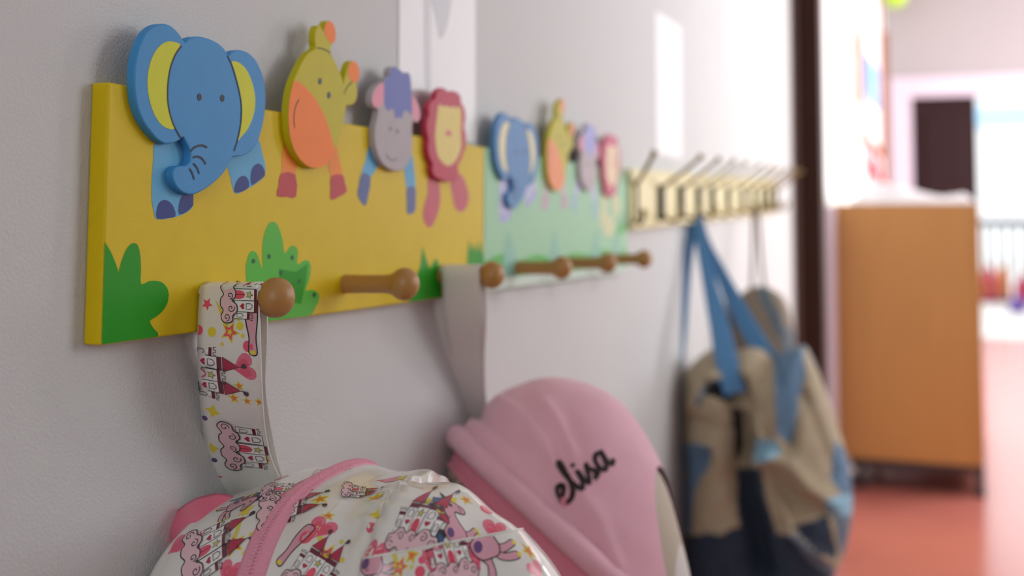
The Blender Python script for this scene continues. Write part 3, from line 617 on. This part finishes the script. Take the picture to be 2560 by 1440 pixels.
RIDGE = [(K6(L), am, wd) for L, am, wd in [([(300,720),(420,790),(520,880),(640,1010),(700,1090)], -.006, 16), ([(430,690),(540,770),(620,880),(660,960)], .004, 14), ([(540,680),(640,790),(690,880),(720,980)], -.0035, 16), ([(620,700),(690,800),(740,910)], .003, 12), ([(720,740),(760,850),(800,960)], -.002, 18), ([(760,1080),(850,1200),(930,1400)], .0025, 20), ([(700,1100),(820,1300),(900,1440)], -.004, 18)]]
def segd(p, a, b):
    dx, dy = b[0]-a[0], b[1]-a[1]; t = max(0, min(1, ((p[0]-a[0])*dx+(p[1]-a[1])*dy)/(dx*dx+dy*dy)))
    return math.hypot(p[0]-a[0]-t*dx, p[1]-a[1]-t*dy)
def flap_piece(scale, pa, pb, tilt, m, amp, xmax, name, tube_r, tm):
    A_, B_ = pa, pb; vd = (A_+B_)/2-CAM; n_ = (B_-A_).cross(vd).normalized()
    if n_.dot(RT) < 0: n_ = -n_
    cen2 = Vector((.12, Yc, Zc))
    def w2(p, x, ph, r):
        d = (p-A_).dot(n_); dd = (p-cen2).normalized(); q = (p-A_).dot((B_-A_).normalized())/((B_-A_).length)
        k = max(0, 1-abs(q-.35)/1.0)
        a = .35*amp*(math.sin(2*math.pi*(d/(.020+.014*max(0, q)))+.6)*math.exp(-max(0, d)/.055))*k
        if p.y < Yc+.02:
            u, v = proj(p)
            for pl, am, wd in RIDGE:
                ds = min(segd((u, v), pl[i], pl[i+1]) for i in range(len(pl)-1)); a += 1.2*am*math.exp(-(ds/wd)**2)*(amp > 0)
        return p+dd*a
    G = bag_surface(QX, QR, Yc, Ay, Zc, Az, 2.05, 150, 200, w2, scale)
    t = MB(); t.grid(G, m, closed_v=True); bm = bmesh.new(); vv = [bm.verts.new(v) for v in t.v]
    for f in t.f:
        try: bm.faces.new([vv[i] for i in f])
        except ValueError: pass
    bmesh.ops.bisect_plane(bm, geom=bm.verts[:]+bm.edges[:]+bm.faces[:], plane_co=A_, plane_no=n_, clear_inner=True)
    if xmax: bmesh.ops.bisect_plane(bm, geom=bm.verts[:]+bm.edges[:]+bm.faces[:], plane_co=(xmax, Yc, .7), plane_no=(1, 0, .18), clear_outer=True)
    bmesh.ops.bisect_plane(bm, geom=bm.verts[:]+bm.edges[:]+bm.faces[:], plane_co=(0, 0, .60), plane_no=(0, 0, -1), clear_outer=True)
    bmesh.ops.bisect_plane(bm, geom=bm.verts[:]+bm.edges[:]+bm.faces[:], plane_co=(0, Yc+.07, 0), plane_no=(0, 1, 0), clear_outer=True)
    hm = [(e.verts[0].co.copy(), e.verts[1].co.copy()) for e in bm.edges if e.is_boundary and all(abs((v.co-A_).dot(n_)) < 1e-4 for v in e.verts)]
    out = MB(); out.addbm(bm, m)
    if hm and tube_r:
        ch = chain(hm); out.tube(ch[::3] if len(ch) > 8 else ch, tube_r, tm, 10)
    return out
lin_ = flap_piece(.988, hit(q0v, 1128, 1165), hit(q0v, 1330, 1400), 0, m_plush2, .0, .218, 'x', .003, m_plush2)
lin_.build('lining', bag2)
fl = flap_piece(1.045, hit(q0v, 1135, 1085), hit(q0v, 1520, 1440), 0, m_plush, .0042, .222, 'x', .011, m_plush)
fbv = fl.bvh(); flo = fl.build('flap', bag2)
# stitched script lettering
W = [[(0, .25), (.16, .33), (.25, .45), (.16, .55), (.04, .45), (.0, .25), (.08, .08), (.22, .05), (.38, .2)],
     [(.38, .2), (.5, .55), (.58, .9), (.54, 1.02), (.47, .9), (.46, .4), (.5, .1), (.58, .05), (.7, .2)],
     [(.70, .2), (.78, .5), (.77, .2), (.82, .05), (.94, .2)], 
     [(.94, .2), (1.04, .42), (1.10, .48), (1.08, .35), (1.15, .2), (1.10, .06), (1.0, .05)], 
     [(1.62, .46), (1.5, .52), (1.36, .42), (1.32, .2), (1.40, .06), (1.52, .12), (1.62, .4), (1.66, .5), (1.63, .2), (1.70, .06), (1.84, .16)], [(1.12, .06), (1.22, .12), (1.33, .26)]]
let = [('s', [tuple(p) for p in cr([(a-.9, b-.4) for a, b in s_], 6)], (34, 22, 26), .14) for s_ in W]+[('f', ell(.8-.9, .70-.4, .065, .065, 10), (34, 22, 26))]
lt = MB(); stamp(lt, fbv, 1457, 1178, -32, .0305, let, mf=lambda c: mat('black_thread', c, .7), base=.0008, grid=.002)
lt.build('lettering', flo)
lp2 = MB(); pk2 = pegpt(2, .04); yF, yB = pk2.y-.0085, pk2.y+.0085
LL = [ony(u, v, y) for u, v, y in ((1165, 1090, 1.075), (1150, 1020, 1.06), (1134, 930, 1.02), (1112, 800, .97), (1106, 700, yF), (1106, 668, yF))]
RR = [ony(u, v, y) for u, v, y in ((1215, 1090, 1.075), (1204, 1020, 1.06), (1204, 930, 1.02), (1206, 800, .97), (1200, 700, yF), (1197, 668, yF))]
for a in (30, 60, 90, 120, 150):
    dy, dz = -.0085*math.cos(math.radians(a)), .0085*math.sin(math.radians(a))
    LL.append(Vector((.022, pk2.y+dy, pegpt(2, .022).z+dz))); RR.append(Vector((.0605, pk2.y+dy, pegpt(2, .06).z+dz)))
for u, v, y in ((1060, 720, 0), (1060, 800, .01), (1075, 900, .04), (1095, 980, .07), (1115, 1060, .10), (1125, 1120, .12)): LL.append(ony(u, v, yB+y))
for u, v, y in ((1216, 720, 0), (1216, 800, .01), (1212, 900, .04), (1214, 980, .07), (1222, 1060, .10), (1230, 1120, .12)): RR.append(ony(u, v, yB+y))
strap_ribbon(lp2, LL, RR, m_wband, .002, 6); lp2.build('hanging_loop', bag2)

# ---- patchwork bag
m_bg = mat('beige_canvas', (174, 158, 132), .85, .12, 60, .3, 300); m_dn = mat('denim_blue', (92, 122, 150), .85, .15, 60, .3, 500); m_nv = mat('navy_denim', (42, 54, 72), .85, .2, 60, .3, 500)
m_lb = mat('light_blue_cloth', (140, 182, 204), .85, .08, 60, .2, 400); m_dark = mat('dark_lining', (40, 36, 38), .9); m_bs = mat('blue_webbing', (80, 134, 182), .7, .08, 200, .2, 800)
m_sl = mat('slate_cloth', (104, 118, 134), .85, .12, 60, .2, 400)
K3 = lambda L: [(1560+a/2.6672, 900+b/2.6672) for a, b in L]
PAT = [(K3(L), m) for L, m in [
    ([(520,230),(560,170),(660,140),(720,200),(700,280),(640,260)], m_dark),
    ([(470,300),(520,200),(620,110),(650,140),(540,210),(500,310)], m_dn),
    ([(390,560),(480,550),(590,590),(560,720),(500,790),(400,740)], m_dn), ([(370,880),(470,820),(450,1150),(380,1180),(330,1000)], m_dn),
    ([(990,-60),(1200,-90),(1210,100),(1170,260),(1120,570),(1020,500)], m_dn), ([(880,520),(1020,545),(1060,620),(960,680),(860,690)], m_lb),
    ([(1330,930),(1500,890),(1560,960),(1500,1045),(1370,1030)], m_lb), ([(1400,540),(1520,620),(1560,900),(1480,920),(1380,800)], m_dn),
    ([(750,720),(920,720),(940,900),(1020,1160),(1090,1170),(900,1500),(800,1300),(760,1000)], m_nv), ([(1120,1110),(1360,1040),(1430,1330),(1300,1300)], m_nv),
    ([(400,1160),(490,1170),(560,1150),(640,1170),(760,1110),(900,1150),(1100,1170),(1400,1400),(1300,2500),(300,2500),(330,1300)], m_nv),
    ([(450,640),(530,720),(470,880),(420,1090),(340,1150),(330,980),(400,860)], m_dn), ([(1100,1160),(1160,1170),(1290,1300),(1420,1400),(1390,1440),(1240,1350)], m_sl), ([(1410,1040),(1530,1030),(1500,1250),(1440,1330)], m_sl),
    ([(720,320),(790,330),(800,560),(760,700),(740,600)], m_dark), ([(200,380),(290,420),(300,900),(200,900)], m_nv)]]
def inside(u, v, poly):
    c = False; n = len(poly); j = n-1
    for i in range(n):
        if (poly[i][1] > v) != (poly[j][1] > v) and u < (poly[j][0]-poly[i][0])*(v-poly[i][1])/(poly[j][1]-poly[i][1])+poly[i][0]: c = not c
        j = i
    return c
OUT3 = [(1650,1030),(1670,988),(1702,945),(1738,902),(1768,878),(1802,866),(1838,878),(1872,868),(1905,876),(1932,898),(1950,880),(1985,868),(2012,866),(2032,900),(2058,965),(2084,1035),(2106,1105),(2120,1160),(2129,1215),(2131,1265),(2126,1320),(2108,1390),(2080,1455),(2050,1540),(2010,1650),(1950,1720),(1850,1740),(1760,1710),(1720,1620),(1702,1500),(1694,1400),(1676,1320),(1662,1230),(1650,1150),(1645,1070)]
FEAT = [(K3(L), am, wd) for L, am, wd in [
 ([(750,180),(800,330),(800,560),(760,700),(790,900),(860,1100),(920,1400)], .050, 26), ([(700,260),(740,420),(760,640)], .02, 16),
 ([(560,180),(640,200),(690,260)], .030, 16), ([(250,420),(450,400),(690,470)], .008, 14), ([(280,350),(440,300),(600,110)], -.014, 20),
 ([(380,560),(600,580),(700,720)], -.010, 20), ([(540,620),(520,760),(480,900)], .010, 16), ([(740,250),(830,380),(930,520)], -.018, 14),
 ([(960,640),(1120,700),(1260,850),(1420,960)], -.022, 18), ([(930,760),(1050,950),(1120,1150)], -.016, 14), ([(980,800),(1150,950),(1330,1020)], .016, 22),
 ([(1000,0),(1010,250),(1020,520)], -.012, 12), ([(1200,60),(1180,240),(1110,560)], .014, 14), ([(1250,40),(1370,300),(1440,560)], -.016, 14), ([(1200,250),(1300,500),(1400,760)], .012, 16),
 ([(1120,1180),(1280,1280),(1410,1350)], -.012, 14), ([(640,1150),(700,1300),(760,1500)], -.010, 18), ([(860,690),(960,640),(1040,560)], -.012, 14)]]
def segd(p, a, b):
    dx, dy = b[0]-a[0], b[1]-a[1]; t = max(0, min(1, ((p[0]-a[0])*dx+(p[1]-a[1])*dy)/(dx*dx+dy*dy)))
    return math.hypot(p[0]-a[0]-t*dx, p[1]-a[1]-t*dy)
Y3 = 2.06; o3 = [Vector((p.x, p.z)) for p in (ony(u, v, Y3-.02) for u, v in [tuple(q) for q in cr(OUT3, 4, True)])]
for p in o3: p.x = max(p.x, .012)
if sum(o3[i].x*o3[(i+1) % len(o3)].y-o3[(i+1) % len(o3)].x*o3[i].y for i in range(len(o3))) < 0: o3 = o3[::-1]
g3 = list(o3); st_ = .0042; gx = .0
while gx < .34:
    gz = .2
    while gz < .9: g3.append(Vector((gx+.0007*math.sin(gz*900), gz))); gz += st_
    gx += st_
cd3 = delaunay_2d_cdt(g3, [], [list(range(len(o3)))], 1, 1e-7)
op = [(p.x, p.y) for p in o3]
def infl(p):
    d = min(segd((p.x, p.y), op[i], op[(i+1) % len(op)]) for i in range(len(op))); t = min(1, d/.075)
    return math.sqrt(max(0, 1-(1-t)**2)), d
b3 = MB(); fr, bk, edge = [], [], []
for p in cd3[0]:
    h, d = infl(p); e = min(1, d/.02); y = Y3-.02-.105*h
    u, v = proj(Vector((p.x, y, p.y)))
    for pl, am, wd in FEAT:
        q = min(segd((u, v), pl[i], pl[i+1]) for i in range(len(pl)-1)); y += am*e*math.exp(-(q/wd)**2)
    y += e*.003*math.sin(u*.07+v*.03)*math.sin(v*.045)
    fr.append(Vector((p.x, y, p.y))); bk.append(Vector((p.x, Y3-.02+.105*h, p.y)))
def patch(c):
    u, v = proj(c)
    for poly, m in sorted(PAT, key=lambda q: q[1] is not m_sl):
        if inside(u, v, poly): return m
    return m_bg
for f in cd3[2]:
    c = sum((fr[i] for i in f), Vector())/len(f); b3.add([fr[i] for i in f], [list(range(len(f)))], patch(c))
for f in cd3[2]:
    c = sum((bk[i] for i in f), Vector())/len(f); b3.add([bk[i] for i in f], [list(range(len(f)))[::-1]], [m_bg, m_dn, m_nv, m_bg][int(c.z*14+c.x*9) % 4])
bm = bmesh.new(); vv = [bm.verts.new(v) for v in b3.v]
for f, m_i in zip(b3.f, b3.m):
    q = bm.faces.new([vv[i] for i in f]); q.material_index = m_i
bmesh.ops.remove_doubles(bm, verts=bm.verts[:], dist=1e-5); bmesh.ops.recalc_face_normals(bm, faces=bm.faces[:])
bm.verts.index_update()
b3.v = [v.co.copy() for v in bm.verts]; b3.f = [[v.index for v in f.verts] for f in bm.faces]; b3.m = [f.material_index for f in bm.faces]; b3.sm = [True]*len(b3.f); bm.free()
bag3 = empty('shoulder_bag', (.15, 2.06, .26), 'slouchy blue and beige patchwork cloth bag hanging by long blue straps', 'bag')
b3.build('body', bag3)
def flat_strap(name, pix, wd, parent, m, th=.003):
    C_ = [ony(u, v, y) for u, v, y in pix]; mb = MB(); L, R = [], []
    for i, p in enumerate(C_):
        t = C_[min(i+1, len(C_)-1)]-C_[max(i-1, 0)]; s_ = t.cross(FW).normalized()*(wd[i]/2); L.append(p-s_); R.append(p+s_)
    strap_ribbon(mb, L, R, m, th, 5); return mb.build(name, parent)
flat_strap('strap', [(1676, 1000, 2.03), (1690, 930, 2.02), (1704, 820, 2.03), (1714, 700, 2.045), (1724, 610, 2.055), (1733, 545, 2.066), (1738, 528, 2.069)], [.020, .020, .018, .017, .018, .022, .022], bag3, m_bs)
flat_strap('strap', [(1838, 985, 1.955), (1822, 930, 1.96), (1800, 820, 1.99), (1772, 700, 2.03), (1752, 610, 2.055), (1742, 550, 2.064), (1738, 531, 2.068)], [.036, .038, .034, .024, .018, .020, .022], bag3, m_bs)
flat_strap('strap', [(1925, 905, 2.06), (1895, 860, 2.06), (1845, 770, 2.07), (1800, 680, 2.072), (1765, 610, 2.074), (1747, 560, 2.075), (1740, 530, 2.073)], [.034, .034, .030, .022, .018, .020, .022], bag3, m_bs)
m_gb = mat('grey_brown_cloth', (128, 114, 98), .85, .15, 50, .2, 300); m_slate = mat('slate_band', (84, 96, 104), .85)
bag4 = empty('backpack', (.085, 2.5, .50), 'grey brown rounded bag with slate band hanging behind the patchwork bag', 'bag')
GX = [.010, .012, .02, .04, .075, .11, .13, .141, .144]; GR = [0, .5, .75, .93, 1, .93, .78, .45, 0]
b4 = MB(); b4.grid(bag_surface(GX, GR, 2.5, .09, .70, .185, 2.5, 40, 70), m_gb, closed_v=True, mf=lambda c: m_slate if abs(c.x-.10+(c.z-.85)*.5) < .012 else m_gb)
b4.build('body', bag4)
mb = MB(); mb.tube(cr([(.06, 2.47, .86), (.058, 2.52, .95), (.055, 2.555, 1.038), (.058, 2.56, 1.044), (.062, 2.565, 1.035), (.07, 2.55, .95), (.08, 2.53, .875)], 6), .004, m_gb, 8); mb.build('hanging_loop', bag4)

# ------------------------------------------------------------------ cabinet
m_beech = mat('beech_veneer', (190, 138, 76), .42, .10, 5, stretch=(6, 6, .5)); m_leg = mat('dark_grey_metal', (74, 66, 66), .45, metal=.3); m_kn = mat('knob_wood', (150, 84, 40), .4)
cab = empty('cabinet', (.3, 5.1, 0), 'orange beech wooden cabinet on dark metal legs beyond the doorway', 'cabinet')
cx0, cx1, cy0, cy1, cz0, cz1 = .048, .563, 4.6, 5.75, .112, 1.066
mb = MB(); mb.box((cx0, cy0, cz0), (cx1-.02, cy1, cz1), m_beech, .002); mb.build('carcass', cab)
for k in range(2):
    mb = MB(); y0 = cy0+.003+k*.575; mb.box((cx1-.0195, y0, cz0+.003), (cx1, y0+.57, cz1-.003), m_beech, .002); d = mb.build('door', cab)
    mb = MB(); yk = y0+(.53 if k else .12); mb.tube(cr([(cx1, yk, .745), (cx1+.012, yk, .745), (cx1+.018, yk, .745), (cx1+.030, yk, .745), (cx1+.035, yk, .745)], 3), [.008, .008, .008, .009, .012, .016, .019, .021, .022, .021, .019, .016, .010], m_kn, 16); mb.build('knob', d)
for x in (cx0+.06, cx1-.035):
    for y in (cy0+.012, cy1-.05):
        mb = MB(); mb.box((x, y, .012), (x+.033, y+.033, cz0), m_leg, .002); mb.box((x-.003, y-.003, 0), (x+.036, y+.036, .014), mat('black_rubber', (24, 22, 24), .7), .002); mb.build('leg', cab)
mb = MB(); mb.box((cx0+.06, cy0+.014, cz0-.028), (cx1-.004, cy0+.04, cz0), m_leg); mb.build('rail_or_light_block', cab)
mb = MB(); mb.box((cx0+.02, cy0+.30, .015), (cx1-.10, cy0+.33, cz0), m_leg); mb.build('rail_or_light_block', cab)  # rear rail, made tall to block light under the cabinet
mb = MB(); mb.box((cx1-.03, cy0+.06, .02), (cx1-.012, cy1-.06, cz0), m_leg); mb.build('rail_or_light_block', cab)  # side skirt added to keep side light off the floor underneath
sbox('trim_4', (.0005, 4.45, 0), (.055, 4.59, 1.055), mat('lilac_dado', (206, 192, 204), .5))
# crumpled white paper on top of it
cp = MB(); G = []
rp = random.Random(5); hs = [[rp.uniform(0, 1) for _ in range(14)] for _ in range(20)]
for i in range(53):
    row = []
    for j in range(33):
        a, b = i/52*19, j/32*13; ia, ib = min(18, int(a)), min(12, int(b)); fa, fb = a-ia, b-ib
        h = (hs[ia][ib]*(1-fa)*(1-fb)+hs[ia+1][ib]*fa*(1-fb)+hs[ia][ib+1]*(1-fa)*fb+hs[ia+1][ib+1]*fa*fb)
        e = min(1, min(i, 52-i)/5, min(j, 32-j)/4)
        row.append((.10+.455*i/52, 4.615+.34*j/32, cz1+.003+e*(.018+.066*h*(.6+.4*math.sin(i*.12)))))
    G.append(row)
cp.grid(G, mat('crumpled_paper', (236, 236, 240), .7, .03, 30)); 
g0 = [[(x, y, cz1+.001) for x, y, z in r] for r in G]; cp.grid([r[::-1] for r in g0], mat('crumpled_paper', (236, 236, 240), .7))
tag(cp.build('crumpled_paper', loc=(.33, 4.78, cz1)), 'crumpled white paper spread on top of the beech cabinet', 'paper')

# ------------------------------------------------------------------ things on the hall wall
m_fr = mat('orange_brown_frame', (150, 84, 40), .45, .1, 20)
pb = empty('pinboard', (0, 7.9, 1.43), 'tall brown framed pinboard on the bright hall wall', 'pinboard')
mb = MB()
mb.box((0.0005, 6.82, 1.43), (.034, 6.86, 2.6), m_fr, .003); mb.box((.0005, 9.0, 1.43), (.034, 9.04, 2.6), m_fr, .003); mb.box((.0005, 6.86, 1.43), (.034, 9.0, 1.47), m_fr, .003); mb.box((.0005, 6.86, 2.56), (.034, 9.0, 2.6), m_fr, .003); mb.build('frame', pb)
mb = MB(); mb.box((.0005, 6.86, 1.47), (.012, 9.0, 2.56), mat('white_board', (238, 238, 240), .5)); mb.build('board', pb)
def sheet(name, y0, y1, z0, z1, c, label, x=.0, cat='drawing', blob=None):
    mb = MB(); mb.box((x+.0005, y0, z0), (x+.0025, y1, z1), m_paper)
    P = [(x+.003, y0+(y1-y0)*a, z0+(z1-z0)*b) for a, b in (blob or [(.03, .03), (.97, .03), (.97, .97), (.03, .97)])]
    mb.add(P, [list(range(len(P)))], mat('paint_%d_%d_%d' % c, c, .6), False)
    return tag(mb.build(name, loc=(x, (y0+y1)/2, z0)), label, cat)
blob = [tuple(p) for p in cr([(.05, .1), (.3, .03), (.7, .05), (.96, .2), (.9, .6), (.97, .9), (.6, .97), (.3, .9), (.04, .8)], 3, True)]
sheet('drawing', 7.25, 8.75, 1.70, 2.05, (84, 150, 214), 'blue painted drawing pinned inside the brown framed pinboard', .012, blob=blob)
sheet('drawing', 5.95, 6.7, 1.58, 2.02, (240, 160, 150), 'pink painted drawing on the hall wall before the pinboard', .0, blob=blob)
sheet('drawing', 5.75, 6.35, 2.10, 2.4, (140, 205, 226), 'pale cyan drawing high on the bright hall wall', .0, blob=blob)
gl = MB(); 
for k in range(6):
    y = 7.1+k*.28; z = 1.38-.05*math.sin(k*1.9)-.03*k
    gl.box((.036, y, z-.10), (.046, y+.26, z+.03), mat('red_paper', (220, 66, 84), .6), .004, None)
gl.tube([(.041, 7.0+.2*k, 1.41-.01*(k % 2)) for k in range(10)], .006, mat('red_paper', (220, 66, 84), .6), 6)
tag(gl.build('paper_garland', loc=(.04, 7.8, 1.3)), 'red paper garland hanging along the lower edge of the pinboard', 'garland')
mb = MB(); mb.box((0.0005, 5.42, 1.315), (.05, 5.95, 1.335), mat('pale_shelf', (214, 208, 190), .5), .002); tag(mb.build('wall_shelf', loc=(0, 5.7, 1.315)), 'narrow pale shelf on the hall wall above the cabinet', 'shelf')
# brown post in the corner
sbox('trim_3', (.0, 9.50, 0), (.05, 9.62, 2.43), mat('brown_post', (126, 84, 64), .5))
bl = MB(); bm = bmesh.new(); bmesh.ops.create_uvsphere(bm, u_segments=24, v_segments=16, radius=.10); 
for v in bm.verts: v.co.z *= 1.12
bl.addbm(bm, mat('lime_balloon', (170, 210, 40), .35), True, Matrix.Translation((.105, 9.72, 2.77))); bl.tube([(.105, 9.72, 2.65), (.10, 9.72, 2.665)], [.008, .004], MATS['lime_balloon'], 8)
tag(bl.build('balloon', loc=(.105, 9.72, 2.66)), 'lime green balloon hanging high in the far corner', 'balloon')

# ------------------------------------------------------------------ outside
m_rail = mat('grey_railing', (52, 56, 76), .5)
rl = empty('railing', (1.6, 13.8, -.01), 'pale grey terrace railing with slim uprights seen through the bright doorway', 'railing')
mb = MB(); mb.box((-.6, 13.77, .86), (3.6, 13.83, .93), m_rail, .004); mb.build('top_rail', rl)
mb = MB(); mb.box((-.6, 13.785, .03), (3.6, 13.815, .065), m_rail, .004); mb.build('bottom_rail', rl)
for k in range(34):
    mb = MB(); x = -.55+k*.115; mb.box((x, 13.79, -.01 if k % 8 == 0 else .06), (x+.036, 13.81, .87), m_rail); mb.build('baluster', rl)
def toy(name, c, loc_, r, h, label):
    mb = MB(); mb.tube([(loc_[0], loc_[1], -.01+h*k/8) for k in range(9)], [r*q for q in (.75, .95, 1, 1, .95, .85, .7, .5, .3)], mat('toy_%d_%d_%d' % c, c, .4), 18)
    return tag(mb.build(name, loc=(loc_[0], loc_[1], -.01)), label, 'toy')
toy('toy_cone', (226, 60, 60), (.88, 14.2, 0), .10, .42, 'red toy standing outside behind the railing, beside the cabinet edge')
toy('toy_cone', (240, 150, 70), (1.05, 14.3, 0), .08, .40, 'orange toy standing outside between two red ones')
toy('toy_cone', (220, 40, 90), (1.24, 14.2, 0), .09, .34, 'crimson toy standing outside, rightmost along the railing')
toy('toy_ball', (90, 60, 140), (1.12, 12.9, 0), .09, .17, 'small purple toy on the terrace in front of the railing')
bd = empty('building', (2.5, 26, -.01), 'pale building with a light blue band beyond the terrace', 'building')
mb = MB(); mb.box((-2.5, 26, -.01), (7.5, 27, 5.2), mat('white_render', (240, 240, 240), .7)); mb.build('wall', bd)
mb = MB(); mb.box((-2.5, 25.9, 2.75), (7.5, 26.0, 3.15), mat('blue_band', (178, 212, 240), .6)); mb.build('band', bd)
